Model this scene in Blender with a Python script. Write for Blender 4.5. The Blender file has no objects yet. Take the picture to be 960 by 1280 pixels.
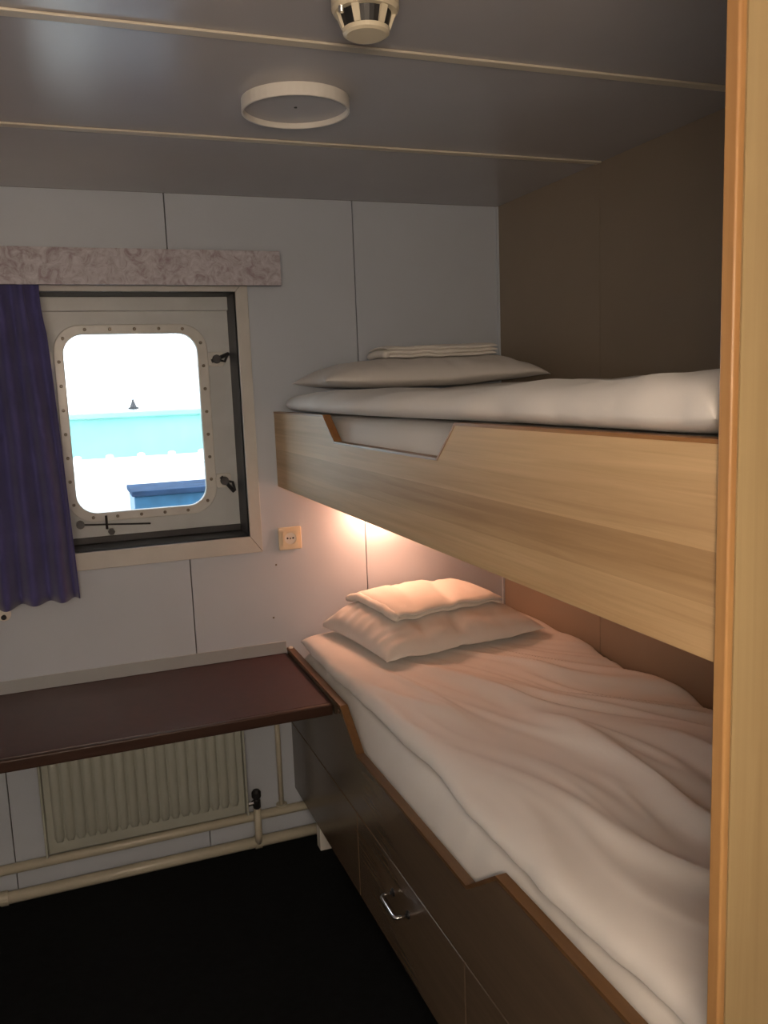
import bpy, bmesh, math, random
from mathutils import Vector, Matrix, noise
from mathutils.bvhtree import BVHTree
random.seed(7)
sc = bpy.context.scene
C = sc.collection

# ------------------------------------------------------------------ camera
def cam_matrix(p, y, r):
    return (Matrix.Rotation(y, 3, 'Z') @ Matrix.Rotation(p, 3, 'X') @ Matrix.Rotation(r, 3, 'Y'))
M = cam_matrix(-0.14782, -0.35703, 0.03828)
right, fwd, up = M.col[0], M.col[1], M.col[2]
cam_data = bpy.data.cameras.new('camera')
cam = bpy.data.objects.new('camera', cam_data)
C.objects.link(cam)
R4 = Matrix((right, up, -fwd)).transposed().to_4x4()
cam.matrix_world = Matrix.Translation((-1.49255, -2.74838, 1.54733)) @ R4
cam_data.sensor_fit = 'VERTICAL'
cam_data.sensor_height = 36.0
cam_data.lens = 1061.77 * 36.0 / 1280.0
cam_data.clip_start = 0.02
cam_data.clip_end = 3000
sc.camera = cam

# ------------------------------------------------------------------ world / exposure
w = bpy.data.worlds.new('overcast_sky')
sc.world = w
w.use_nodes = True
bg = w.node_tree.nodes['Background']
bg.inputs[0].default_value = (0.86, 0.93, 1.0, 1)
SKY = 4.3
bg.inputs[1].default_value = SKY
vs = sc.view_settings
vs.view_transform = 'Standard'
vs.look = 'None'
vs.gamma = 1.0
vs.use_curve_mapping = False
vs.exposure = 0.0
READING_LAMP = 78.0     # emission of the reading lamp over the lower pillow
MIRROR_LAMP = 104.0      # emission of the wall lamp behind the photographer
WARM = (1.0, 0.775, 0.56)
WARM_READING = (1.0, 0.47, 0.28)

# ------------------------------------------------------------------ materials
def nt(name):
    m = bpy.data.materials.new(name)
    m.use_nodes = True
    t = m.node_tree
    return m, t, t.nodes['Principled BSDF']

def N(t, kind, **kw):
    n = t.nodes.new(kind)
    for k, v in kw.items():
        if hasattr(n, k):
            setattr(n, k, v)
        else:
            n.inputs[k].default_value = v
    return n

def ramp(t, fac, stops):
    r = t.nodes.new('ShaderNodeValToRGB')
    e = r.color_ramp.elements
    while len(e) < len(stops):
        e.new(0.5)
    for el, (pos, col) in zip(e, stops):
        el.position = pos
        el.color = (*col, 1)
    t.links.new(fac, r.inputs[0])
    return r.outputs[0]

def coords(t, scale=(1, 1, 1)):
    tc = t.nodes.new('ShaderNodeTexCoord')
    mp = t.nodes.new('ShaderNodeMapping')
    mp.inputs['Scale'].default_value = scale
    t.links.new(tc.outputs['Object'], mp.inputs[0])
    return mp.outputs[0]

def bump(t, b, height, strength, dist=0.002):
    n = t.nodes.new('ShaderNodeBump')
    n.inputs['Strength'].default_value = strength
    n.inputs['Distance'].default_value = dist
    t.links.new(height, n.inputs['Height'])
    t.links.new(n.outputs[0], b.inputs['Normal'])

def mat_plain(name, col, rough=0.5, var=0.06, vscale=6.0, metal=0.0, spec=0.5, bump_s=0.0, bump_scale=80, bdist=0.001):
    m, t, b = nt(name)
    co = coords(t)
    nz = N(t, 'ShaderNodeTexNoise')
    nz.inputs['Scale'].default_value = vscale
    nz.inputs['Detail'].default_value = 4
    t.links.new(co, nz.inputs['Vector'])
    lo = tuple(c * (1 - var) for c in col)
    hi = tuple(min(1, c * (1 + var)) for c in col)
    t.links.new(ramp(t, nz.outputs[0], [(0.3, lo), (0.7, hi)]), b.inputs['Base Color'])
    b.inputs['Roughness'].default_value = rough
    b.inputs['Metallic'].default_value = metal
    b.inputs['Specular IOR Level'].default_value = spec
    if bump_s > 0:
        n2 = N(t, 'ShaderNodeTexNoise')
        n2.inputs['Scale'].default_value = bump_scale
        n2.inputs['Detail'].default_value = 3
        t.links.new(co, n2.inputs['Vector'])
        bump(t, b, n2.outputs[0], bump_s, bdist)
    return m

def mat_wood(name, dark, light, grain, strip=None, rough=0.35):
    """grain: axis index along the fibre; strip: (axis, width) of veneer leaves of differing tone"""
    m, t, b = nt(name)
    s = [75.0, 75.0, 75.0]
    s[grain] = 2.2
    co = coords(t, s)
    n1 = N(t, 'ShaderNodeTexNoise')
    n1.inputs['Scale'].default_value = 1.0
    n1.inputs['Detail'].default_value = 6
    n1.inputs['Roughness'].default_value = 0.6
    n1.inputs['Distortion'].default_value = 0.6
    t.links.new(co, n1.inputs['Vector'])
    s2 = [9.0, 9.0, 9.0]
    s2[grain] = 0.5
    co2 = coords(t, s2)
    n2 = N(t, 'ShaderNodeTexNoise')
    n2.inputs['Scale'].default_value = 1.0
    n2.inputs['Detail'].default_value = 3
    t.links.new(co2, n2.inputs['Vector'])
    mix = t.nodes.new('ShaderNodeMath')
    mix.operation = 'MULTIPLY_ADD'
    mix.inputs[1].default_value = 0.45
    t.links.new(n1.outputs[0], mix.inputs[0])
    mul = t.nodes.new('ShaderNodeMath')
    mul.operation = 'MULTIPLY'
    mul.inputs[1].default_value = 0.55
    t.links.new(n2.outputs[0], mul.inputs[0])
    t.links.new(mul.outputs[0], mix.inputs[2])
    val = mix.outputs[0]
    if strip:
        tc = t.nodes.new('ShaderNodeTexCoord')
        sx = t.nodes.new('ShaderNodeSeparateXYZ')
        t.links.new(tc.outputs['Object'], sx.inputs[0])
        dv = t.nodes.new('ShaderNodeMath')
        dv.operation = 'DIVIDE'
        dv.inputs[1].default_value = strip[1]
        t.links.new(sx.outputs[strip[0]], dv.inputs[0])
        fl = t.nodes.new('ShaderNodeMath')
        fl.operation = 'FLOOR'
        t.links.new(dv.outputs[0], fl.inputs[0])
        wn = t.nodes.new('ShaderNodeTexWhiteNoise')
        wn.noise_dimensions = '1D'
        t.links.new(fl.outputs[0], wn.inputs['W'])
        ma = t.nodes.new('ShaderNodeMath')
        ma.operation = 'MULTIPLY_ADD'
        ma.inputs[1].default_value = 0.26
        t.links.new(wn.outputs[0], ma.inputs[0])
        sb = t.nodes.new('ShaderNodeMath')
        sb.operation = 'SUBTRACT'
        sb.inputs[1].default_value = 0.13
        t.links.new(val, sb.inputs[0])
        t.links.new(sb.outputs[0], ma.inputs[2])
        val = ma.outputs[0]
    t.links.new(ramp(t, val, [(0.32, dark), (0.68, light)]), b.inputs['Base Color'])
    b.inputs['Roughness'].default_value = rough
    bump(t, b, n1.outputs[0], 0.12, 0.0006)
    return m

def mat_fabric(name, col, rough=0.9, weave=900.0, strength=0.25, var=0.05, sheen=0.2, vscale=5.0):
    m = mat_plain(name, col, rough, var, vscale, spec=0.2)
    t = m.node_tree
    b = t.nodes['Principled BSDF']
    b.inputs['Sheen Weight'].default_value = sheen
    n2 = N(t, 'ShaderNodeTexNoise')
    n2.inputs['Scale'].default_value = weave
    n2.inputs['Detail'].default_value = 2
    t.links.new(coords(t), n2.inputs['Vector'])
    bump(t, b, n2.outputs[0], strength, 0.001)
    return m

def mat_emit(name, col, strength):
    m, t, b = nt(name)
    b.inputs['Base Color'].default_value = (*col, 1)
    b.inputs['Emission Color'].default_value = (*col, 1)
    b.inputs['Emission Strength'].default_value = strength
    return m

def mat_glass(name):
    m = bpy.data.materials.new(name)
    m.use_nodes = True
    t = m.node_tree
    t.nodes.clear()
    out = t.nodes.new('ShaderNodeOutputMaterial')
    tr = t.nodes.new('ShaderNodeBsdfTransparent')
    tr.inputs[0].default_value = (0.95, 0.97, 0.97, 1)
    gl = t.nodes.new('ShaderNodeBsdfGlossy')
    gl.inputs['Roughness'].default_value = 0.03
    fr = t.nodes.new('ShaderNodeFresnel')
    fr.inputs[0].default_value = 1.45
    mx = t.nodes.new('ShaderNodeMixShader')
    t.links.new(fr.outputs[0], mx.inputs[0])
    t.links.new(tr.outputs[0], mx.inputs[1])
    t.links.new(gl.outputs[0], mx.inputs[2])
    t.links.new(mx.outputs[0], out.inputs[0])
    return m

def mat_marbled(name):
    m, t, b = nt(name)
    co = coords(t)
    n1 = N(t, 'ShaderNodeTexNoise')
    n1.inputs['Scale'].default_value = 26
    n1.inputs['Detail'].default_value = 8
    n1.inputs['Roughness'].default_value = 0.7
    n1.inputs['Distortion'].default_value = 1.6
    t.links.new(co, n1.inputs['Vector'])
    t.links.new(ramp(t, n1.outputs[0], [(0.36, (0.28, 0.22, 0.25)), (0.5, (0.44, 0.42, 0.47)), (0.64, (0.56, 0.55, 0.60))]), b.inputs['Base Color'])
    b.inputs['Roughness'].default_value = 0.55
    return m

MAT = dict(
    wall=mat_plain('white_laminate', (0.51, 0.56, 0.64), 0.34, 0.03, 3, bump_s=0.02, bump_scale=30),
    wall_brown=mat_plain('brown_laminate_wall', (0.28, 0.225, 0.17), 0.42, 0.04, 3),
    ceiling=mat_plain('grey_ceiling_laminate', (0.45, 0.44, 0.46), 0.25, 0.03, 3, bump_s=0.03, bump_scale=14),
    joint=mat_plain('dark_joint', (0.02, 0.02, 0.02), 0.8),
    cream=mat_plain('cream_strip_paint', (0.62, 0.56, 0.46), 0.4, 0.03),
    trim=mat_plain('window_trim_paint', (0.56, 0.55, 0.53), 0.42, 0.05, 12),
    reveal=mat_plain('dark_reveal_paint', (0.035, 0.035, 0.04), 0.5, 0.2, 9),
    steel_white=mat_plain('white_painted_steel', (0.55, 0.58, 0.60), 0.35, 0.06, 9, bump_s=0.08, bump_scale=18, bdist=0.003),
    ring=mat_plain('window_ring_paint', (0.66, 0.66, 0.64), 0.28, 0.07, 20, bump_s=0.1, bump_scale=40, bdist=0.002),
    dark_steel=mat_plain('dark_steel', (0.06, 0.06, 0.065), 0.35, 0.3, 30, metal=0.8),
    brass=mat_plain('dull_bolt', (0.20, 0.17, 0.14), 0.4, 0.3, 60, metal=0.5),
    chrome=mat_plain('chrome', (0.85, 0.85, 0.86), 0.12, 0.02, metal=1.0),
    glass=mat_glass('window_glass'),
    carpet=mat_fabric('black_carpet', (0.0035, 0.0045, 0.0055), 1.0, 500, 0.8, 0.3, 0.0, 40),
    beech=mat_wood('beech_veneer_boards', (0.38, 0.235, 0.11), (0.66, 0.46, 0.25), 1, (2, 0.062), 0.5),
    beech_post=mat_wood('beech_veneer_panel', (0.33, 0.235, 0.115), (0.44, 0.33, 0.175), 2),
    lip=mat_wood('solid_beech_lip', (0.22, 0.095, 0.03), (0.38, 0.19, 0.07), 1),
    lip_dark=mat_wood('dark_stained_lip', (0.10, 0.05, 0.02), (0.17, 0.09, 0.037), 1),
    lip_post=mat_wood('solid_beech_post_lip', (0.34, 0.165, 0.06), (0.50, 0.29, 0.115), 2),
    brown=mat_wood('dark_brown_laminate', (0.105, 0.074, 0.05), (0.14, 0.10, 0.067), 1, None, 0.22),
    brown_joint=mat_plain('drawer_joint', (0.12, 0.08, 0.05), 0.5),
    desk=mat_plain('red_brown_desk_laminate', (0.05, 0.014, 0.013), 0.32, 0.15, 30, spec=0.35),
    upstand=mat_plain('grey_upstand', (0.36, 0.38, 0.40), 0.4, 0.03),
    desk_edge=mat_wood('desk_edge_wood', (0.028, 0.012, 0.008), (0.05, 0.022, 0.013), 0, None, 0.4),
    enamel=mat_plain('cream_enamel', (0.40, 0.42, 0.375), 0.35, 0.05, 8),
    pipe=mat_plain('cream_pipe_paint', (0.50, 0.47, 0.38), 0.35, 0.06, 14, bump_s=0.1, bump_scale=50),
    sheet=mat_fabric('white_bed_linen', (0.73, 0.705, 0.685), 0.85, 700, 0.12, 0.02),
    towel=mat_fabric('white_terry_towel', (0.82, 0.79, 0.75), 1.0, 380, 0.9, 0.03, 0.4),
    curtain=mat_fabric('purple_curtain_cloth', (0.075, 0.07, 0.21), 0.8, 600, 0.3, 0.15, 0.3, 12),
    marbled=mat_marbled('pink_marbled_covering'),
    plastic=mat_plain('ivory_plastic', (0.70, 0.63, 0.48), 0.4, 0.03),
    vent_white=mat_plain('white_plastic', (0.78, 0.75, 0.70), 0.35, 0.02),
    socket_plastic=mat_plain('socket_plastic', (0.72, 0.62, 0.46), 0.4, 0.03),
    black=mat_plain('black_plastic', (0.012, 0.012, 0.013), 0.5),
    red=mat_plain('red_lens', (0.3, 0.02, 0.02), 0.3),
    lamp_reading=mat_emit('reading_lamp_diffuser', WARM_READING, READING_LAMP),
    lamp_mirror=mat_emit('mirror_lamp_diffuser', WARM, MIRROR_LAMP),
    teal=mat_plain('turquoise_ship_paint', (0.26, 0.56, 0.52), 0.8, 0.1, 2, spec=0.1),
    teal_dark=mat_plain('weathered_blue_green_paint', (0.035, 0.13, 0.24), 0.4, 0.3, 12),
    teal_rim=mat_plain('dark_blue_rim_paint', (0.028, 0.055, 0.11), 0.85, 0.3, 12, spec=0.05),
    deck=mat_plain('white_deck_paint', (0.80, 0.81, 0.80), 0.6, 0.05, 3),
    sea=mat_plain('pale_sea', (0.45, 0.50, 0.52), 0.15, 0.1, 0.02),
)

# ------------------------------------------------------------------ mesh helpers
def link(name, bm, mat, parent=None, smooth=False, bevel=0.0, seg=2):
    bmesh.ops.recalc_face_normals(bm, faces=bm.faces)
    if parent is not None:
        loc = Vector(parent.location)
        p = parent.parent
        while p is not None:
            loc += Vector(p.location)
            p = p.parent
        org = loc
    else:
        lo = Vector((min(v.co.x for v in bm.verts), min(v.co.y for v in bm.verts), min(v.co.z for v in bm.verts)))
        hi = Vector((max(v.co.x for v in bm.verts), max(v.co.y for v in bm.verts), max(v.co.z for v in bm.verts)))
        org = Vector(((lo.x + hi.x) / 2, (lo.y + hi.y) / 2, lo.z))
    for v in bm.verts:
        v.co -= org
    me = bpy.data.meshes.new(name)
    bm.to_mesh(me)
    bm.free()
    me.materials.append(MAT[mat])
    o = bpy.data.objects.new(name, me)
    C.objects.link(o)
    if parent is not None:
        o.parent = parent
    else:
        o.location = org
    if smooth:
        me.polygons.foreach_set('use_smooth', [True] * len(me.polygons))
    if bevel > 0:
        md = o.modifiers.new('bevel', 'BEVEL')
        md.width = bevel
        md.segments = seg
        md.limit_method = 'ANGLE'
        md.angle_limit = math.radians(40)
    return o

def tag(o, label, cat, group=None, kind=None):
    o['label'] = label
    o['category'] = cat
    if group:
        o['group'] = group
    if kind:
        o['kind'] = kind
    return o

def thing(name, loc, label, cat, group=None, kind=None):
    o = bpy.data.objects.new(name, None)
    o.empty_display_size = 0.05
    C.objects.link(o)
    o.location = loc
    return tag(o, label, cat, group, kind)

def box(bm, x0, x1, y0, y1, z0, z1):
    vs_ = [bm.verts.new((x, y, z)) for x in (x0, x1) for y in (y0, y1) for z in (z0, z1)]
    for f in ((0, 1, 3, 2), (4, 6, 7, 5), (0, 4, 5, 1), (2, 3, 7, 6), (0, 2, 6, 4), (1, 5, 7, 3)):
        bm.faces.new([vs_[i] for i in f])
    return bm

def B(*a):
    return box(bmesh.new(), *a)

def prism(bm, pts, axis, a, b):
    """extrude polygon pts (2-D) along axis; 0 -> pts are (y,z), 1 -> (x,z), 2 -> (x,y)"""
    def P(p, h):
        return ((h, p[0], p[1]), (p[0], h, p[1]), (p[0], p[1], h))[axis]
    A = [bm.verts.new(P(p, a)) for p in pts]
    Bv = [bm.verts.new(P(p, b)) for p in pts]
    bm.faces.new(A)
    bm.faces.new(Bv[::-1])
    n = len(pts)
    for i in range(n):
        bm.faces.new((A[i], Bv[i], Bv[(i + 1) % n], A[(i + 1) % n]))
    return bm

def rrect(x0, x1, z0, z1, r, k=8):
    pts = []
    for cx, cz, a0 in ((x1 - r, z1 - r, 0), (x0 + r, z1 - r, 90), (x0 + r, z0 + r, 180), (x1 - r, z0 + r, 270)):
        for i in range(k + 1):
            a = math.radians(a0 + 90 * i / k)
            pts.append((cx + r * math.cos(a), cz + r * math.sin(a)))
    return pts

def ring_prism(bm, outer, inner, y0, y1):
    n = len(outer)
    V = [[bm.verts.new((p[0], y, p[1])) for p in loop] for loop in (outer, inner) for y in (y0, y1)]
    o0, o1, i0, i1 = V
    for i in range(n):
        j = (i + 1) % n
        bm.faces.new((o0[i], o0[j], i0[j], i0[i]))
        bm.faces.new((o1[i], i1[i], i1[j], o1[j]))
        bm.faces.new((o0[i], o1[i], o1[j], o0[j]))
        bm.faces.new((i0[i], i0[j], i1[j], i1[i]))
    return bm

def lathe(bm, prof, centre, axis='Z', n=32):
    """prof: (radius, height) list closed at both ends with caps"""
    c = Vector(centre)
    rings = []
    for r, h in prof:
        ring = []
        for i in range(n):
            a = 2 * math.pi * i / n
            u, v = r * math.cos(a), r * math.sin(a)
            d = {'Z': (u, v, h), 'Y': (u, h, v), 'X': (h, u, v)}[axis]
            ring.append(bm.verts.new(c + Vector(d)))
        rings.append(ring)
    for a, b in zip(rings, rings[1:]):
        for i in range(n):
            j = (i + 1) % n
            bm.faces.new((a[i], a[j], b[j], b[i]))
    bm.faces.new(rings[0][::-1])
    bm.faces.new(rings[-1])
    return bm

def tube(bm, pts, r, n=10, taper=None):
    pts = [Vector(p) for p in pts]
    prev = None
    rings = []
    for i, p in enumerate(pts):
        t = (pts[min(i + 1, len(pts) - 1)] - pts[max(i - 1, 0)]).normalized()
        if prev is None:
            ref = Vector((0, 0, 1)) if abs(t.z) < 0.9 else Vector((1, 0, 0))
            u = t.cross(ref).normalized()
        else:
            u = (prev - t * prev.dot(t)).normalized()
        prev = u
        v = t.cross(u)
        rr = r if taper is None else r * taper[i]
        rings.append([bm.verts.new(p + u * rr * math.cos(2 * math.pi * k / n) + v * rr * math.sin(2 * math.pi * k / n)) for k in range(n)])
    for a, b in zip(rings, rings[1:]):
        for i in range(n):
            j = (i + 1) % n
            bm.faces.new((a[i], a[j], b[j], b[i]))
    bm.faces.new(rings[0][::-1])
    bm.faces.new(rings[-1])
    return bm

def arc_path(pts, r=0.01, k=5):
    """polyline with rounded corners"""
    P = [Vector(p) for p in pts]
    out = [P[0]]
    for a, b, c in zip(P, P[1:], P[2:]):
        d1 = (a - b).normalized()
        d2 = (c - b).normalized()
        rr = min(r, (a - b).length * 0.45, (c - b).length * 0.45)
        p0, p1 = b + d1 * rr, b + d2 * rr
        for i in range(k + 1):
            s = i / k
            out.append(p0 * (1 - s) ** 2 + b * 2 * s * (1 - s) + p1 * s * s)
    out.append(P[-1])
    return out

def nz(x, y, z=0.0):
    return noise.noise(Vector((x, y, z)))

def cushion(cx, cy, zb, hw, hd, T, nx=60, ny=80, px=6, py=6, bottom=0.3, rot=0.0,
            top=None, bow=0.0, corner=0.0, shift=None, base=None):
    """closed soft slab. top(x, y, u, v, f) adds height; bottom = how far the under side curls up at the rim"""
    bm = bmesh.new()
    ca, sa = math.cos(rot), math.sin(rot)
    T_, B_ = {}, {}
    for i in range(nx + 1):
        for j in range(ny + 1):
            u = math.sin(math.pi * (i / nx - 0.5))
            v = math.sin(math.pi * (j / ny - 0.5))
            f = math.sqrt(max(0.0, (1 - abs(u) ** px) * (1 - abs(v) ** py)))
            lx = u * hw * (1 - bow * (1 - v * v) * abs(u)) * (1 - corner * (v ** 8))
            ly = v * hd * (1 - bow * (1 - u * u) * abs(v)) * (1 - corner * (u ** 8))
            x = cx + lx * ca - ly * sa
            y = cy + lx * sa + ly * ca
            if shift:
                dx, dy = shift(x, y, u, v)
                x += dx
                y += dy
            z0 = base(x, y) + 0.007 if base else zb
            zlow = z0 + T * bottom * (1 - f)
            rim = z0 + T * bottom
            zt = rim + T * (1 - bottom) * f
            if top:
                zt += top(x, y, u, v, f)
            T_[i, j] = bm.verts.new((x, y, zt))
            if 0 < i < nx and 0 < j < ny:
                B_[i, j] = bm.verts.new((x, y, min(zlow, zt - 0.002)))
            else:
                B_[i, j] = T_[i, j]
    for i in range(nx):
        for j in range(ny):
            bm.faces.new((T_[i, j], T_[i + 1, j], T_[i + 1, j + 1], T_[i, j + 1]))
            q = [B_[i, j], B_[i, j + 1], B_[i + 1, j + 1], B_[i + 1, j]]
            if len(set(q)) == 4 and not all(a is b for a, b in zip(q, (T_[i, j], T_[i, j + 1], T_[i + 1, j + 1], T_[i + 1, j]))):
                try:
                    bm.faces.new(q)
                except ValueError:
                    pass
    return bm

def height_of(bm, default):
    t = BVHTree.FromBMesh(bm)
    def h(x, y):
        p = t.ray_cast(Vector((x, y, 4.0)), Vector((0, 0, -1)))[0]
        return default if p is None else max(p.z, default)
    return h

# ------------------------------------------------------------------ room shell
H = 2.15
XL, YB = -2.55, -3.10          # left wall, wall behind the photographer
XR = 0.0

fl = tag(link('floor', B(XL, XR, YB, 0.0, -0.03, 0.0), 'carpet'), 'black carpet covering the cabin floor', 'floor', kind='structure')

# ceiling: slab with separate laminate panels and cream cover strips
ceil = tag(link('ceiling', B(XL - 0.05, XR + 0.05, YB - 0.05, 0.05, H + 0.016, H + 0.05), 'joint'),
           'grey glossy laminate ceiling with cream cover strips', 'ceiling', kind='structure')
strips = [-0.612, -1.21, -1.81, -2.41, -3.01]
ys = [0.0] + strips + [YB]
for a, b in zip(ys, ys[1:]):
    link('ceiling_panel', B(XL, XR, b + 0.003, a - 0.003, H, H + 0.015), 'ceiling', ceil)
for s in strips:
    link('cover_strip', B(XL, XR - 0.006, s - 0.0125, s + 0.0125, H - 0.005, H - 0.0002), 'cream', ceil, bevel=0.0015)

# window wall (y = 0)
J = [XL, -1.748, -1.143, -0.539, XR]
WX0, WX1, WZ0, WZ1 = -1.60, -0.944, 1.072, 1.858        # opening in the lining
bmw = bmesh.new()
box(bmw, XL - 0.05, WX0 - 0.01, 0.018, 0.05, 0, H + 0.016)
box(bmw, WX1 + 0.01, XR + 0.017, 0.018, 0.05, 0, H + 0.016)
box(bmw, WX0 - 0.01, WX1 + 0.01, 0.018, 0.05, 0, WZ0 - 0.01)
box(bmw, WX0 - 0.01, WX1 + 0.01, 0.018, 0.05, WZ1 + 0.01, H + 0.016)
wall_b = tag(link('wall_back', bmw, 'joint'), 'off-white laminate panel wall with the ship window', 'wall', kind='structure')
g = 0.0017
def wall_panel(pts):
    link('wall_panel', prism(bmesh.new(), pts, 1, 0.0, 0.018), 'wall', wall_b)
a, b = J[0], J[1] - g
wall_panel([(a, 0), (b, 0), (b, H), (a, H)])
a, b = J[1] + g, J[2] - g
wall_panel([(a, 0), (b, 0), (b, WZ0), (WX0, WZ0), (WX0, WZ1), (b, WZ1), (b, H), (a, H)])
a, b = J[2] + g, J[3] - g
wall_panel([(a, 0), (b, 0), (b, H), (a, H), (a, WZ1), (WX1, WZ1), (WX1, WZ0), (a, WZ0)])
a, b = J[3] + g, J[4]
wall_panel([(a, 0), (b, 0), (b, H), (a, H)])
for x, z in ((-0.861, 0.966), (-0.88, 0.786)):
    link('screw', lathe(bmesh.new(), [(0.0035, -0.001), (0.003, -0.0025)], (x, 0.0, z), 'Y', 10), 'brass', wall_b)

# right wall behind the bunks
wall_r = tag(link('wall_right', B(XR + 0.017, XR + 0.05, YB - 0.05, 0.05, 0, H + 0.016), 'joint'), 'brown laminate wall beside the bunks', 'wall', kind='structure')
for a, b in ((0.0, -0.608), (-0.608, -1.218), (-1.218, -1.828), (-1.828, -2.438), (-2.438, YB)):
    link('wall_panel', B(XR, XR + 0.016, b + 0.0012, a - 0.0012, 0, H), 'wall_brown', wall_r)
link('corner_bead', B(-0.008, -0.0005, -0.008, -0.0005, 0, H - 0.001), 'wall', wall_r)

wall_l = tag(link('wall_left', B(XL - 0.05, XL, YB, 0.018, 0, H + 0.016), 'wall'), 'off-white laminate wall on the far left', 'wall', kind='structure')
wall_f = tag(link('wall_front', B(XL - 0.05, XR + 0.017, YB - 0.05, YB, 0, H + 0.016), 'wall'), 'off-white laminate wall behind the viewer', 'wall', kind='structure')

# ------------------------------------------------------------------ window
D = 0.15
win = thing('window_1', ((WX0 + WX1) / 2, 0.0, WZ0), 'riveted ship window with rounded corners in a deep white frame', 'window', kind='structure')
tw = 0.042
def trim_board(pts):
    link('trim_board', prism(bmesh.new(), pts, 1, -0.012, -0.0003), 'trim', win, bevel=0.0015)
ox0, ox1, oz0, oz1 = WX0 - tw, WX1 + tw - 0.003, WZ0 - 0.055, WZ1 + tw
trim_board([(WX1, WZ0), (ox1, oz0), (ox1, oz1), (WX1, WZ1)])
trim_board([(ox0, oz0), (ox1 - 0.0008, oz0), (WX1 - 0.0008, WZ0), (WX0, WZ0)])
trim_board([(ox0, oz0), (WX0, WZ0 + 0.0008), (WX0, WZ1), (ox0, oz1)])
trim_board([(WX0, WZ1), (WX1 - 0.0008, WZ1), (ox1 - 0.0008, oz1), (ox0, oz1)])
# reveal lining: four dark boards from the lining to the hull plate
e = 0.008
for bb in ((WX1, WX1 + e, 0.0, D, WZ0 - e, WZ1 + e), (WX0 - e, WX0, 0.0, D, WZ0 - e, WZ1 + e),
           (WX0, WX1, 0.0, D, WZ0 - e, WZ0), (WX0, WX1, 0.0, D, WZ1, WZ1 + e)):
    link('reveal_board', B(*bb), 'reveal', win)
gx0, gx1, gz0, gz1 = -1.468, -1.052, 1.172, 1.742     # clear glass
rr_in = rrect(gx0, gx1, gz0, gz1, 0.062, 8)
rx0, rx1, rz0, rz1 = -1.498, -1.018, 1.143, 1.772
rr_out = rrect(rx0, rx1, rz0, rz1, 0.085, 8)
plate_out = rrect(WX0 - e, WX1 + e, WZ0 - e, WZ1 + e, 0.001, 8)
link('hull_plate', ring_prism(bmesh.new(), plate_out, rr_in, D, D + 0.012), 'steel_white', win)
link('window_ring', ring_prism(bmesh.new(), rr_out, rr_in, D - 0.010, D - 0.0005), 'ring', win, bevel=0.003, seg=3)
link('top_batten', B(WX0, WX1, D - 0.02, D - 0.0005, WZ1 - 0.045, WZ1 - 0.0005), 'steel_white', win, bevel=0.003)
link('bottom_batten', B(WX0, WX1, D - 0.008, D - 0.0005, WZ0 + 0.0005, WZ0 + 0.022), 'reveal', win, bevel=0.002)
link('pane', prism(bmesh.new(), rrect(gx0 - 0.012, gx1 + 0.012, gz0 - 0.012, gz1 + 0.012, 0.06, 8), 1, D + 0.0125, D + 0.0205), 'glass', win)
# bolts around the ring
def along(loop, n, off):
    L = [0]
    for p, q in zip(loop, loop[1:] + loop[:1]):
        L.append(L[-1] + math.dist(p, q))
    for k in range(n):
        s = (k + off) / n * L[-1]
        for i in range(len(loop)):
            if L[i] <= s <= L[i + 1] and L[i + 1] > L[i]:
                f = (s - L[i]) / (L[i + 1] - L[i])
                p, q = loop[i], loop[(i + 1) % len(loop)]
                yield (p[0] + (q[0] - p[0]) * f, p[1] + (q[1] - p[1]) * f)
                break
mid = rrect((gx0 + rx0) / 2, (gx1 + rx1) / 2, (gz0 + rz0) / 2, (gz1 + rz1) / 2, 0.073, 8)
for k, (x, z) in enumerate(along(mid, 26, 0.35)):
    link('bolt', lathe(bmesh.new(), [(0.0055, D - 0.0105), (0.0055, D - 0.014), (0.0035, D - 0.016)], (x, 0, z), 'Y', 8), 'brass', win)
# dog clamps: lug on the plate, hinged eye bolt and wing nut
def dog(x, z, ang, open_, sgn):
    d = Vector((math.cos(ang), 0, math.sin(ang)))
    lug = link('clamp_lug', prism(bmesh.new(), rrect(x - 0.026, x + 0.026, z - 0.024, z + 0.024, 0.008, 3), 1, D - 0.009, D - 0.0005), 'ring', win, bevel=0.002)
    c = Vector((x, D - 0.02, z))
    bm = bmesh.new()
    tube(bm, [c - d * 0.018, c + d * open_], 0.0065, 8)
    lathe(bm, [(0.013, -0.011), (0.015, -0.004), (0.013, 0.010)], c, 'Y', 12)
    link('clamp_bolt', bm, 'dark_steel', lug, smooth=False)
    bm = bmesh.new()
    s = Vector((-d.z, 0, d.x))
    tube(bm, [c + d * 0.004 + s * 0.004 * sgn, c + d * 0.022 + s * 0.018 * sgn, c + d * open_ + s * 0.004], 0.0045, 8)
    link('wing_nut', bm, 'dark_steel', lug)
dog(-0.992, 1.655, math.radians(22), 0.045, -1)
dog(-0.992, 1.248, math.radians(-52), 0.05, 1)
lug = link('clamp_lug', prism(bmesh.new(), rrect(-1.553, -1.50, 1.638, 1.690, 0.006, 3), 1, D - 0.009, D - 0.0005), 'ring', win, bevel=0.002)
link('hex_nut', lathe(bmesh.new(), [(0.018, D - 0.0095), (0.018, D - 0.02), (0.010, D - 0.0201), (0.009, D - 0.03)], (-1.527, 0, 1.664), 'Y', 6), 'dark_steel', lug)
lug = link('clamp_lug', prism(bmesh.new(), rrect(-1.54, -1.50, 1.25, 1.285, 0.006, 3), 1, D - 0.009, D - 0.0005), 'ring', win, bevel=0.002)
link('hex_nut', lathe(bmesh.new(), [(0.010, D - 0.0095), (0.010, D - 0.018)], (-1.515, 0, 1.267), 'Y', 6), 'dark_steel', lug)
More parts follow.
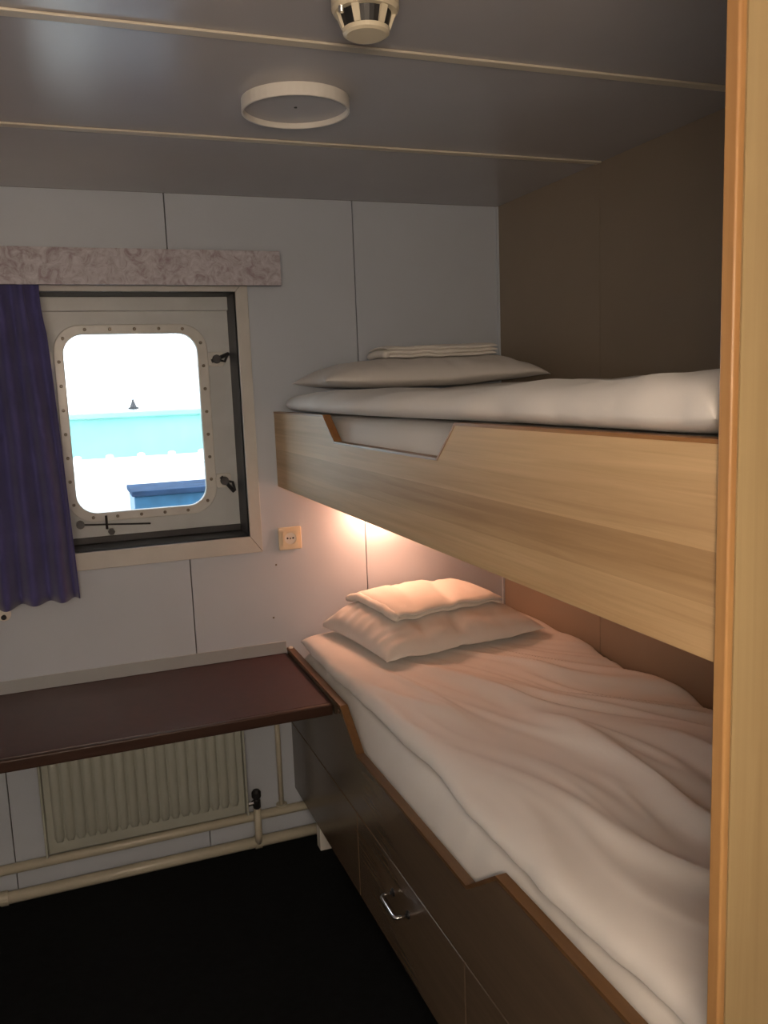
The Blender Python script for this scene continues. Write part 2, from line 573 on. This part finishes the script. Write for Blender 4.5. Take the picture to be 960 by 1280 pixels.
# latch rod under the ring
bm = tube(bmesh.new(), [(-1.462, D - 0.016, 1.139), (-1.245, D - 0.016, 1.124)], 0.003, 8)
rod = link('latch_rod', bm, 'dark_steel', win)
link('rod_eye', lathe(bmesh.new(), [(0.013, -0.008), (0.013, 0.015)], (-1.464, D - 0.0155, 1.139), 'Y', 12), 'dark_steel', rod)
link('rod_pin', tube(bmesh.new(), [(-1.383, D - 0.016, 1.118), (-1.383, D - 0.016, 1.163)], 0.004, 8), 'dark_steel', rod)
link('rod_nut', lathe(bmesh.new(), [(0.011, -0.006), (0.011, 0.015)], (-1.370, D - 0.0155, 1.108), 'Y', 6), 'dark_steel', rod)

# ------------------------------------------------------------------ outside: deck, bulwark, lockers, sea
bz = -0.1
link('sea', B(-900, 900, 12, 1800, -5.3, -5.0), 'sea')
tag(bpy.data.objects['sea'], 'pale bright sea beyond the ship bulwark', 'sea', kind='structure')
tag(link('ship_deck', B(-9, 9, 0.4, 6.3, bz - 0.05, bz), 'deck'), 'white painted ship deck outside the window', 'deck', kind='structure')
bul = thing('bulwark', (-1, 6.05, bz), 'turquoise steel bulwark of the deck seen through the window', 'bulwark')
link('bulwark_plate', B(-9, 7, 6.0, 6.1, bz, 1.335), 'teal', bul)
link('bulwark_rail', B(-9, 7, 5.93, 6.17, 1.335, 1.385), 'teal', bul, bevel=0.01)
loc_ = thing('deck_locker', (-1.0, 3.9, bz), 'long white deck locker in front of the turquoise bulwark', 'locker')
link('locker_body', B(-4.5, 2.5, 3.5, 4.3, bz, 1.025), 'deck', loc_, bevel=0.01)
link('locker_lid', B(-4.53, 2.53, 3.47, 4.33, 1.026, 1.06), 'deck', loc_, bevel=0.008)
for k in range(12):
    link('lid_knob', lathe(bmesh.new(), [(0.03, 0), (0.03, 0.02), (0.015, 0.03)], (-2.6 + k * 0.24, 4.28, 1.0605), 'Z', 10), 'deck', loc_)
crate = thing('deck_crate', (-0.75, 1.75, bz), 'blue-green weathered deck box in the lower right of the window', 'crate')
link('box_body', B(-1.195, -0.30, 1.5, 1.82, bz, 1.06), 'teal_dark', crate, bevel=0.006)
link('box_lid', B(-1.205, -0.29, 1.48, 1.84, 1.061, 1.087), 'teal_rim', crate, bevel=0.004)
by = 420.0
t_ = (by + 2.75) / (3 + 2.75)
bx = -1.4926 + (-1.049 + 1.4926) * t_
beacon = thing('sea_beacon', (bx, by, -5.0), 'tiny dark cone-shaped beacon out on the bright sea', 'beacon')
link('beacon_cone', lathe(bmesh.new(), [(1.7, 0.8), (1.2, 2.0), (0.6, 3.6), (0.35, 4.6)], (bx, by, -5.0), 'Z', 12), 'dark_steel', beacon)
link('beacon_float', lathe(bmesh.new(), [(2.4, -0.3), (2.5, 0.8)], (bx, by, -5.0), 'Z', 12), 'dark_steel', beacon)

# ------------------------------------------------------------------ valance, curtain rail, curtain
val = thing('window_valance', (-1.46, -0.06, 1.866), 'pink marbled box valance above the window', 'valance')
link('front_board', B(-2.10, -0.822, -0.124, -0.112, 1.864, 1.966), 'marbled', val, bevel=0.001)
link('end_board', B(-0.834, -0.822, -0.1115, -0.001, 1.90, 1.966), 'marbled', val)
link('end_board', B(-2.10, -2.088, -0.1115, -0.001, 1.864, 1.966), 'marbled', val)
link('top_board', B(-2.0875, -0.8345, -0.1115, -0.001, 1.952, 1.965), 'marbled', val)
rail = tag(link('curtain_rail', B(-2.08, -0.84, -0.078, -0.062, 1.900, 1.912), 'vent_white'), 'white curtain rail hidden behind the pink marbled valance', 'rail')
link('rail_bracket', B(-1.47, -1.45, -0.0615, -0.0005, 1.902, 1.910), 'vent_white', rail)

def curtain():
    bm = bmesh.new()
    nu, nv = 150, 40
    grid = {}
    for i in range(nu + 1):
        u = i / nu
        for j in range(nv + 1):
            v = j / nv
            x_top = -1.98 + u * 0.462
            x_bot = -2.03 + u * 0.545
            s = v ** 0.75
            x = x_top * (1 - s) + x_bot * s
            if v < 0.18 and u > 0.9:
                x -= 0.006 * math.sin(v / 0.18 * math.pi)
            ph = u * 2 * math.pi * 7.5 + 1.6 * nz(u * 4, v * 1.2, 3)
            amp = 0.014 + 0.013 * v
            y = -0.078 + amp * math.sin(ph) + 0.006 * nz(u * 14, v * 4, 9)
            zb_ = 0.946 + 0.007 * nz(u * 9, 0, 5) - 0.012 * (1 - u)
            z = 1.899 * (1 - v) + zb_ * v
            grid[i, j] = bm.verts.new((x, y, z))
    for i in range(nu):
        for j in range(nv):
            bm.faces.new((grid[i, j], grid[i + 1, j], grid[i + 1, j + 1], grid[i, j + 1]))
    return bm
cur = tag(link('curtain', curtain(), 'curtain', smooth=True), 'pleated dark purple curtain hanging left of the window', 'curtain')
md = cur.modifiers.new('thick', 'SOLIDIFY')
md.thickness = 0.002

hk = thing('curtain_holdback', (-1.705, -0.0005, 0.907), 'small round white wall knob just under the purple curtain hem', 'knob')
link('knob_plate', lathe(bmesh.new(), [(0.020, -0.0005), (0.020, -0.006), (0.014, -0.009)], (-1.705, 0, 0.907), 'Y', 20), 'vent_white', hk, smooth=False)
link('knob_stud', lathe(bmesh.new(), [(0.006, -0.0095), (0.008, -0.022), (0.004, -0.026)], (-1.705, 0, 0.902), 'Y', 14), 'dark_steel', hk)

# ------------------------------------------------------------------ socket on the wall
so = thing('wall_socket', (-0.81, -0.0005, 1.014), 'square ivory power socket between window and bunks', 'socket')
link('cover_plate', prism(bmesh.new(), rrect(-0.849, -0.770, 1.014, 1.091, 0.005, 3), 1, -0.009, -0.0005), 'socket_plastic', so, bevel=0.003)
ins = link('socket_insert', ring_prism(bmesh.new(), rrect(-0.836, -0.783, 1.027, 1.078, 0.004, 8), rrect(-0.8295, -0.7895, 1.0325, 1.0725, 0.0195, 8), -0.013, -0.0095), 'socket_plastic', so)
link('socket_well', lathe(bmesh.new(), [(0.0195, -0.0095), (0.0195, -0.0102)], (-0.8095, 0, 1.0525), 'Y', 20), 'vent_white', so)
for dx in (-0.0095, 0.0095):
    link('socket_hole', lathe(bmesh.new(), [(0.0033, -0.0103), (0.0033, -0.0108)], (-0.8095 + dx, 0, 1.0535), 'Y', 10), 'black', so)
link('socket_screw', lathe(bmesh.new(), [(0.003, -0.0103), (0.003, -0.0118)], (-0.8095, 0, 1.0525), 'Y', 10), 'brass', so)

# ------------------------------------------------------------------ desk
dk = thing('wall_desk', (-1.68, -0.265, 0.628), 'dark red-brown desk top fixed under the window above the radiator', 'desk')
link('desk_top', B(XL, -0.8425, -0.512, -0.001, 0.630, 0.658), 'desk', dk, bevel=0.001)
link('edge_band', B(XL, -0.8425, -0.530, -0.5125, 0.626, 0.6585), 'desk_edge', dk, bevel=0.004, seg=3)
link('upstand', B(XL, -0.8425, -0.006, -0.0005, 0.6587, 0.700), 'upstand', dk, bevel=0.001)
link('wall_batten', B(XL, -0.8425, -0.03, -0.001, 0.605, 0.6295), 'desk_edge', dk)

# ------------------------------------------------------------------ radiator and heating pipes
ra = thing('radiator', (-1.335, -0.06, 0.15), 'cream ribbed panel radiator under the desk', 'radiator')
RX0, RX1, RZ0, RZ1 = -1.645, -1.03, 0.152, 0.535
link('back_panel', B(RX0, RX1, -0.085, -0.05, RZ0, RZ1), 'enamel', ra, bevel=0.006, seg=3)
nr = 18
pitch = (RX1 - RX0 - 0.04) / nr
def rib_bm(x):
    bm = bmesh.new()
    zs = [(RZ0 + 0.035, 0.0), (RZ0 + 0.052, 1.0), (RZ1 - 0.052, 1.0), (RZ1 - 0.035, 0.0)]
    prof = [(-0.48, 0.0), (-0.34, 0.75), (-0.2, 1.0), (0.2, 1.0), (0.34, 0.75), (0.48, 0.0)]
    rows = []
    for z, k in zs:
        wk = 0.55 + 0.45 * k
        rows.append([bm.verts.new((x + p * pitch * wk, -0.0851 - 0.012 * h * k, z)) for p, h in prof])
    for r0, r1 in zip(rows, rows[1:]):
        for i in range(5):
            bm.faces.new((r0[i], r0[i + 1], r1[i + 1], r1[i]))
    return bm
rib0 = None
for k in range(nr):
    x = RX0 + 0.02 + pitch * (k + 0.5)
    if rib0 is None:
        rib0 = link('rib', rib_bm(x), 'enamel', ra, smooth=True)
    else:
        c = rib0.copy()
        C.objects.link(c)
        c.parent = ra
        c.location.x = k * pitch
link('side_cover', B(RX1 + 0.0005, RX1 + 0.008, -0.098, -0.05, RZ0 - 0.002, RZ1), 'enamel', ra, bevel=0.002)
link('side_cover', B(RX0 - 0.008, RX0 - 0.0005, -0.098, -0.05, RZ0 - 0.002, RZ1), 'enamel', ra, bevel=0.002)
for x in (-1.55, -1.12):
    link('wall_bracket', B(x - 0.015, x + 0.015, -0.0495, -0.0005, 0.2, 0.5), 'enamel', ra)
vx = -0.990
va = link('valve', lathe(bmesh.new(), [(0.009, 0.155), (0.013, 0.160), (0.013, 0.185), (0.009, 0.190)], (vx, -0.07, 0), 'Z', 12), 'dark_steel', ra)
link('valve_union', tube(bmesh.new(), [(vx - 0.030, -0.07, 0.178), (vx - 0.012, -0.07, 0.178)], 0.009, 8), 'chrome', va)
link('valve_cap', lathe(bmesh.new(), [(0.011, 0.1905), (0.016, 0.198), (0.016, 0.214), (0.010, 0.222)], (vx, -0.07, 0), 'Z', 10), 'black', va)

pp = thing('heating_pipes', (-1.5, -0.05, 0.0), 'cream heating pipes running along the wall under the radiator', 'pipes')
link('lower_pipe', tube(bmesh.new(), [(XL + 0.01, -0.05, 0.024), (-0.05, -0.05, 0.026)], 0.019, 14), 'pipe', pp, smooth=True)
link('upper_pipe', tube(bmesh.new(), [(XL + 0.01, -0.035, 0.106), (-0.05, -0.035, 0.115)], 0.016, 14), 'pipe', pp, smooth=True)
link('valve_pipe', tube(bmesh.new(), [(vx, -0.07, 0.1545), (vx, -0.07, 0.06), (vx, -0.062, 0.03)], 0.0125, 12), 'pipe', pp, smooth=True)
link('riser_pipe', tube(bmesh.new(), [(-0.897, -0.03, 0.11), (-0.897, -0.03, 0.60)], 0.009, 12), 'pipe', pp, smooth=True)
link('pipe_collar', lathe(bmesh.new(), [(0.019, 0.128), (0.019, 0.134)], (-0.897, -0.03, 0), 'Z', 16), 'pipe', pp)
for x in (-1.785, vx):
    link('pipe_clip', lathe(bmesh.new(), [(0.0225, -0.011), (0.0225, 0.011)], (x, -0.05, 0.025), 'X', 16), 'pipe', pp)

# ------------------------------------------------------------------ bunks
XB = -0.84
BT = 0.02
YF = -2.029
def profile_prism(top, z_bottom, x0, x1):
    pts = list(top) + [(top[-1][0], z_bottom), (top[0][0], z_bottom)]
    return prism(bmesh.new(), pts, 0, x0, x1)
def lip_strip(top, t, x0, x1, out=0.0):
    """strip that follows the top profile (y,z)"""
    n = len(top)
    offs = []
    P = [Vector((p[0], p[1])) for p in top]
    for i in range(n):
        dirs = []
        if i > 0:
            dirs.append((P[i] - P[i - 1]).normalized())
        if i < n - 1:
            dirs.append((P[i + 1] - P[i]).normalized())
        nrm = [Vector((-d.y, d.x)) for d in dirs]
        nrm = [q if q.y >= 0 or abs(q.y) < 1e-6 else -q for q in nrm]
        m_ = sum(nrm, Vector((0, 0))).normalized()
        k = t / max(0.4, m_.dot(nrm[0]))
        offs.append(P[i] + m_ * k)
    pts = [tuple(p) for p in P] + [tuple(p) for p in offs[::-1]]
    return prism(bmesh.new(), pts, 0, x0, x1)

# lower bunk
lb = thing('bunk', (-0.42, -1.0, 0.0), 'lower bunk with dark brown drawer front and notched side board', 'bunk')
topL = [(-0.003, 0.668), (-0.592, 0.668), (-0.722, 0.579), (-1.377, 0.579), (-1.500, 0.669), (YF, 0.669)]
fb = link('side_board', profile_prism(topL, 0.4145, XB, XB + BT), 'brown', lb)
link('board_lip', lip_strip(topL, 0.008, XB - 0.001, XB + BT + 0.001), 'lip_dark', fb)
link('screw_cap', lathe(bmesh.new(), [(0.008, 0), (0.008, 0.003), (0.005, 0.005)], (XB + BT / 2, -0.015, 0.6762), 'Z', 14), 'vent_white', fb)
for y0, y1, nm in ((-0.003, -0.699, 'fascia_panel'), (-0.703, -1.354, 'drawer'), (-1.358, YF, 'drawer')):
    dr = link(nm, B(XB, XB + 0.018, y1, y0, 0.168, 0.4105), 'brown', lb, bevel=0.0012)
    if nm == 'drawer':
        yc = (-1.0125, -1.69)[y0 < -1.0]
        zc = 0.333
        for dy in (0.0485, -0.0485):
            link('handle_rosette', lathe(bmesh.new(), [(0.010, -0.0005), (0.010, -0.003), (0.007, -0.005)], (XB, yc + dy, zc), 'X', 14), 'dark_steel', dr)
        path = arc_path([(XB - 0.003, yc + 0.0485, zc), (XB - 0.034, yc + 0.0485, zc - 0.002), (XB - 0.034, yc - 0.0485, zc - 0.002), (XB - 0.003, yc - 0.0485, zc)], 0.012)
        link('handle', tube(bmesh.new(), path, 0.0045, 10), 'chrome', dr, smooth=True)
link('joint_rail', B(XB + 0.002, XB + 0.0175, YF, -0.003, 0.411, 0.414), 'brown_joint', lb)
for y in (-0.701, -1.356):
    link('joint_stile', B(XB + 0.002, XB + 0.0175, y - 0.0018, y + 0.0018, 0.168, 0.4105), 'brown_joint', lb)
link('carcass', B(XB + 0.021, -0.004, YF, -0.06, 0.168, 0.42), 'brown', lb)
link('slat_base', B(XB + 0.021, -0.0095, YF, -0.0095, 0.4205, 0.44), 'brown', lb)
for y in (-0.135, -1.45, -1.93):
    link('leg', B(-0.80, -0.76, y - 0.02, y + 0.02, 0.0, 0.1675), 'vent_white', lb, bevel=0.002)
    link('leg', B(-0.10, -0.06, y - 0.02, y + 0.02, 0.0, 0.1675), 'vent_white', lb, bevel=0.002)

# upper bunk
ub = thing('bunk', (-0.42, -1.0, 1.23), 'upper bunk with light beech side board and notch', 'bunk')
topU = [(-0.003, 1.471), (-0.556, 1.471), (-0.650, 1.404), (-1.295, 1.404), (-1.376, 1.472), (YF, 1.472)]
fb = link('side_board', profile_prism(topU, 1.23, XB, XB + BT), 'beech', ub)
link('board_lip', lip_strip(topU, 0.005, XB - 0.001, XB + BT + 0.001), 'lip', fb)
link('bunk_bottom', B(XB + 0.0205, -0.0095, YF, -0.0095, 1.252, 1.272), 'beech', ub)

# tall beech end panel at the foot of the bunks
ep = thing('end_panel', (-0.42, -2.04, 0.0), 'tall beech end panel closing the foot of both bunks', 'panel')
link('panel_board', B(-0.8345, -0.004, -2.050, -2.0305, 0.0, H - 0.0015), 'beech_post', ep)
link('panel_lip', B(-0.8455, -0.8350, -2.0500, -2.0305, 0.0, H - 0.0015), 'lip_post', ep, bevel=0.003, seg=3)

# ------------------------------------------------------------------ bedding: lower bunk
def flank(x, y, u, v):
    if u < -0.6:
        return (0.004 * nz(y * 22, 3, 90) + 0.003 * nz(y * 55, 4, 91), 0)
    return (0, 0)
tag(link('mattress', cushion(-0.413, -1.016, 0.4405, 0.400, 1.008, 0.242, 40, 160, 24, 30, 0.35, shift=flank,
        top=lambda x, y, u, v, f: 0.004 * nz(x * 6, y * 4, 1)), 'sheet', smooth=True),
        'white sheeted mattress lying in the lower bunk', 'mattress')

def folds_low(x, y, u, v, f):
    k = min(1, max(0, (-y - 0.42) / 0.45))
    # folds fan out from the middle of the head end towards the foot and the wall
    dx, dy = x + 0.95, y - 0.35
    ang = math.atan2(dx, -dy)
    rad = math.hypot(dx, dy)
    wob = 0.05 * nz(rad * 2.2, ang * 4, 4)
    q = ang + wob
    def ridge(fr, fs, seed, p):
        return math.exp(-(4.6 * nz(q * fr, rad * fs, seed)) ** 2) ** p
    z = 0.020 * nz(q * 8, rad * 1.2, 2)
    z += 0.014 * ridge(11, 1.0, 11, 1.6)
    z += 0.008 * ridge(21, 1.6, 17, 1.0) * (0.4 + 0.6 * max(0, min(1, u + 0.6)))
    # seam of the cover running down the bed
    d = q - 0.40 - 0.02 * math.sin(rad * 4)
    z += 0.007 * math.exp(-(d / 0.016) ** 2)
    # the left third stays smoother
    k *= 0.35 + 0.65 * min(1, max(0, (u + 0.85) / 0.6))
    z = k * 2.1 * (z - 0.008) + 0.004 * nz(x * 3, y * 2, 20)
    z -= 0.02 * max(0, u) ** 2 * min(1, max(0, -y - 0.4))
    return max(-0.036, z if z > -0.02 else -0.02 + (z + 0.02) * 0.6) * f
def edge_low(x, y, u, v):
    if u < 0:
        return ((0.006 * math.sin(y * 5) + 0.012 * nz(y * 4, 2, 8) + 0.004 * nz(y * 17, 2, 9)) * u * u, 0)
    return ((-0.05 * min(1, max(0, -y - 0.3)) + 0.01 * nz(y * 6, 5, 8)) * u * u, 0)
dv_low = cushion(-0.405, -1.035, 0.690, 0.398, 0.985, 0.052, 200, 300, 16, 26, 0.28, top=folds_low, shift=edge_low)
h_low = height_of(dv_low, 0.738)
tag(link('duvet', dv_low, 'sheet', smooth=True),
    'rumpled white duvet spread over the lower bunk', 'duvet')

def pil_low(x, y, u, v, f):
    wr = 0.010 * nz(x * 10 + y * 6, y * 5, 31) + 0.005 * nz(x * 30, y * 8, 33)
    side = 0.008 * math.sin(v * 26 + 3 * nz(u * 3, v * 3, 2)) * max(0, -u - 0.55) * 2
    crease = -0.012 * math.exp(-((u - 0.15 - 0.25 * v) / 0.06) ** 2) - 0.009 * math.exp(-((u + 0.3 - 0.2 * v) / 0.05) ** 2)
    back = 0.035 * (0.5 + 0.5 * v)
    return f * (wr + side + crease) + back * (0.35 + 0.65 * f)
pl_low = cushion(-0.425, -0.285, 0.738, 0.285, 0.228, 0.085, 70, 60, 3.6, 4.0, 0.16, rot=math.radians(7), top=pil_low, bow=0.04, base=h_low)
hp_low = height_of(pl_low, 0.76)
tag(link('pillow', pl_low, 'sheet', smooth=True),
    'creased white pillow on the lower bunk beneath the glowing lamp', 'pillow')

def folded_towel(cx, cy, z0, hw, hd, layers, t, rot, surf, seed, round_=0.3):
    """folded cloth: stacked layers joined along one long folded edge"""
    bm = bmesh.new()
    ca, sa = math.cos(rot), math.sin(rot)
    for k in range(layers):
        nx, ny = 40, 24
        T_, B_ = {}, {}
        gx = hw * (1 - 0.012 * ((k * 7 + seed) % 3))
        gy = hd * (1 - 0.02 * ((k * 5 + seed) % 3))
        for i in range(nx + 1):
            for j in range(ny + 1):
                u = math.sin(math.pi * (i / nx - 0.5))
                v = math.sin(math.pi * (j / ny - 0.5))
                f = math.sqrt(max(0, (1 - abs(u) ** 14) * (1 - abs(v) ** 14)))
                lx = u * gx + 0.006 * nz(v * 2, k, seed) * abs(u)
                ly = v * gy + 0.006 * nz(u * 2, k, seed + 3) * abs(v)
                x = cx + lx * ca - ly * sa
                y = cy + lx * sa + ly * ca
                base = z0 + surf(x, y, u, v) + k * t * 0.97
                T_[i, j] = bm.verts.new((x, y, base + t * 0.5 + t * 0.5 * f + 0.0015 * nz(x * 40, y * 40, k)))
                if 0 < i < nx and 0 < j < ny:
                    B_[i, j] = bm.verts.new((x, y, base + t * 0.5 - t * 0.5 * f))
                else:
                    B_[i, j] = T_[i, j]
        for i in range(nx):
            for j in range(ny):
                bm.faces.new((T_[i, j], T_[i + 1, j], T_[i + 1, j + 1], T_[i, j + 1]))
                try:
                    bm.faces.new((B_[i, j], B_[i, j + 1], B_[i + 1, j + 1], B_[i + 1, j]))
                except ValueError:
                    pass
    # rolled fold along the short side (-u)
    for k in range(0, layers - 1, 2):
        r = t * 0.95
        pts, tap = [], []
        for j in range(13):
            v = -1 + 2 * j / 12
            lx, ly = -hw * 0.985, v * hd * 0.97
            x = cx + lx * ca - ly * sa
            y = cy + lx * sa + ly * ca
            pts.append((x, y, z0 + surf(x, y, -1, v) + (k + 1) * t * 0.97))
            tap.append(0.75 if j in (0, 12) else 1)
        tube(bm, pts, r, 10, tap)
    return bm

def resting(h, r, drop):
    def f(x, y, u, v):
        hs = [h(x + dx, y + dy) for dx in (-r, 0, r) for dy in (-r, 0, r)]
        return max(max(hs) - drop, h(x, y)) + 0.003
    return f
tag(link('towel', folded_towel(-0.425, -0.235, 0.0, 0.20, 0.170, 2, 0.015, math.radians(8), resting(hp_low, 0.03, 0.012), 1), 'towel', smooth=True),
    'folded white towel on the lower pillow under the lamp', 'towel')

# ------------------------------------------------------------------ bedding: upper bunk
tag(link('mattress', cushion(-0.413, -1.016, 1.2725, 0.402, 1.008, 0.195, 40, 60, 24, 30, 0.35,
        top=lambda x, y, u, v, f: 0.004 * nz(x * 6, y * 4, 1)), 'sheet', smooth=True),
        'white sheeted mattress showing in the notch of the upper bunk', 'mattress')

def folds_up(x, y, u, v, f):
    z = 0.010 * nz(x * 5, y * 3, 50) + 0.007 * nz(x * 9 + y * 5, y * 7, 53)
    foot = min(1, max(0, (-y - 1.15) / 0.8))
    z += 0.016 * foot * foot * (1 - 0.2 * u)
    z += foot * (0.008 * nz(x * 8 + y * 9, y * 5 - x * 6, 57) + 0.004 * nz(x * 16 - y * 12, y * 8, 58))
    # slight hollow behind the front roll, rise to the wall
    z += 0.010 * max(0, u) - 0.008 * math.exp(-((u + 0.1) / 0.35) ** 2)
    return z * f
def edge_up(x, y, u, v):
    if u < 0:
        k = u * u
        d = 0.010 * math.sin(y * 4 + 1) + 0.012 * nz(y * 9, 2, 61) + 0.004 * nz(y * 33, 2, 62) * min(1, max(0, -y - 1.0))
        notch = math.exp(-((y + 0.95) / 0.35) ** 2)
        return ((d - 0.012 * notch) * k + 0.05 * max(0, v - 0.93) / 0.07 * k, 0)
    return (0, 0)
dv_up = cushion(-0.420, -1.035, 1.474, 0.412, 0.985, 0.060, 110, 170, 14, 40, 0.42, top=folds_up, shift=edge_up)
h_up = height_of(dv_up, 1.532)
tag(link('duvet', dv_up, 'sheet', smooth=True),
    'smooth white duvet on the upper bunk rising towards the foot', 'duvet')

def pil_up(x, y, u, v, f):
    wr = 0.007 * nz(x * 9, y * 7, 71) + 0.004 * nz(x * 24 + y * 9, y * 10, 73)
    side = 0.005 * math.sin(u * 30 + 3 * nz(u * 3, v * 3, 2)) * max(0, -v - 0.5) * 2
    return f * (wr + side)
pl_up = cushion(-0.405, -0.205, 1.534, 0.372, 0.185, 0.090, 80, 50, 3.4, 3.2, 0.28, top=pil_up, bow=0.05, base=h_up)
hp_up = height_of(pl_up, 1.55)
tag(link('pillow', pl_up, 'sheet', smooth=True),
    'plump white pillow at the head of the upper bunk', 'pillow')
tag(link('towel', folded_towel(-0.355, -0.205, 0.0, 0.19, 0.09, 3, 0.012, math.radians(-2), resting(hp_up, 0.03, 0.012), 2), 'towel', smooth=True),
    'folded white towel lying on the upper pillow', 'towel')

# ------------------------------------------------------------------ ceiling fittings
vx_, vy_ = -0.972, -0.912
ve = thing('ceiling_vent', (vx_, vy_, H - 0.026), 'round white ceiling disc with raised rim between two cover strips', 'vent')
n = 48
def circ(r):
    return [(vx_ + r * math.cos(2 * math.pi * i / n), vy_ + r * math.sin(2 * math.pi * i / n)) for i in range(n)]
def ring_z(bm, ro, ri, z0, z1):
    O, I = circ(ro), circ(ri)
    V = [[bm.verts.new((p[0], p[1], z)) for p in loop] for loop in (O, I) for z in (z0, z1)]
    o0, o1, i0, i1 = V
    for i in range(n):
        j = (i + 1) % n
        bm.faces.new((o0[i], o0[j], i0[j], i0[i]))
        bm.faces.new((o1[i], i1[i], i1[j], o1[j]))
        bm.faces.new((o0[i], o1[i], o1[j], o0[j]))
        bm.faces.new((i0[i], i0[j], i1[j], i1[i]))
    return bm
link('rim', ring_z(bmesh.new(), 0.114, 0.110, H - 0.026, H - 0.0005), 'vent_white', ve)
link('disc', lathe(bmesh.new(), [(0.1095, H - 0.0145), (0.1095, H - 0.0005)], (vx_, vy_, 0), 'Z', 48), 'ceiling', ve)
link('centre_screw', lathe(bmesh.new(), [(0.003, H - 0.0165), (0.0035, H - 0.0147)], (vx_, vy_, 0), 'Z', 10), 'dark_steel', ve)

sx_, sy_ = -0.998, -1.425
sd = thing('smoke_detector', (sx_, sy_, H - 0.07), 'ivory smoke detector on the ceiling near the upper strip', 'smoke detector')
link('base', lathe(bmesh.new(), [(0.049, H - 0.034), (0.0525, H - 0.028), (0.0525, H - 0.0005)], (sx_, sy_, 0), 'Z', 40), 'plastic', sd)
link('chamber', lathe(bmesh.new(), [(0.033, H - 0.0565), (0.040, H - 0.0342)], (sx_, sy_, 0), 'Z', 32), 'black', sd)
for k in range(6):
    a0 = 2 * math.pi * (k + 0.5) / 6 + 0.35
    bm = bmesh.new()
    ring = []
    for a, wdt in ((a0 - 0.13, 0), (a0 + 0.13, 0)):
        for r0, z in ((0.034, H - 0.0568), (0.041, H - 0.0345), (0.047, H - 0.0345), (0.038, H - 0.0568)):
            ring.append(bm.verts.new((sx_ + r0 * math.cos(a), sy_ + r0 * math.sin(a), z)))
    A, Bq = ring[:4], ring[4:]
    bm.faces.new(A)
    bm.faces.new(Bq[::-1])
    for i in range(4):
        j = (i + 1) % 4
        bm.faces.new((A[i], A[j], Bq[j], Bq[i]))
    link('cage_strut', bm, 'plastic', sd)
link('cap', lathe(bmesh.new(), [(0.031, H - 0.066), (0.036, H - 0.063), (0.037, H - 0.057)], (sx_, sy_, 0), 'Z', 32), 'plastic', sd)
link('indicator', tube(bmesh.new(), [(sx_ - 0.045, sy_ - 0.018, H - 0.0345), (sx_ - 0.045, sy_ - 0.018, H - 0.043)], 0.0045, 10), 'chrome', sd)

# ------------------------------------------------------------------ lamps
rl = thing('reading_lamp', (-0.50, -0.03, 1.15), 'warm reading lamp under the upper bunk at the head wall', 'lamp')
link('lamp_body', B(-0.57, -0.43, -0.095, -0.0015, 1.162, 1.240), 'vent_white', rl, bevel=0.003)
link('lamp_diffuser', B(-0.56, -0.44, -0.090, -0.035, 1.125, 1.1615), 'lamp_reading', rl, bevel=0.006)

wl = thing('mirror_lamp', (-1.55, YB + 0.05, 1.57), 'warm strip lamp on the wall behind the viewer', 'lamp')
link('lamp_base', B(-1.86, -1.24, YB + 0.0005, YB + 0.03, 1.57, 1.65), 'vent_white', wl, bevel=0.004)
link('lamp_diffuser', B(-1.84, -1.26, YB + 0.0305, YB + 0.095, 1.575, 1.645), 'lamp_mirror', wl, bevel=0.012, seg=3)
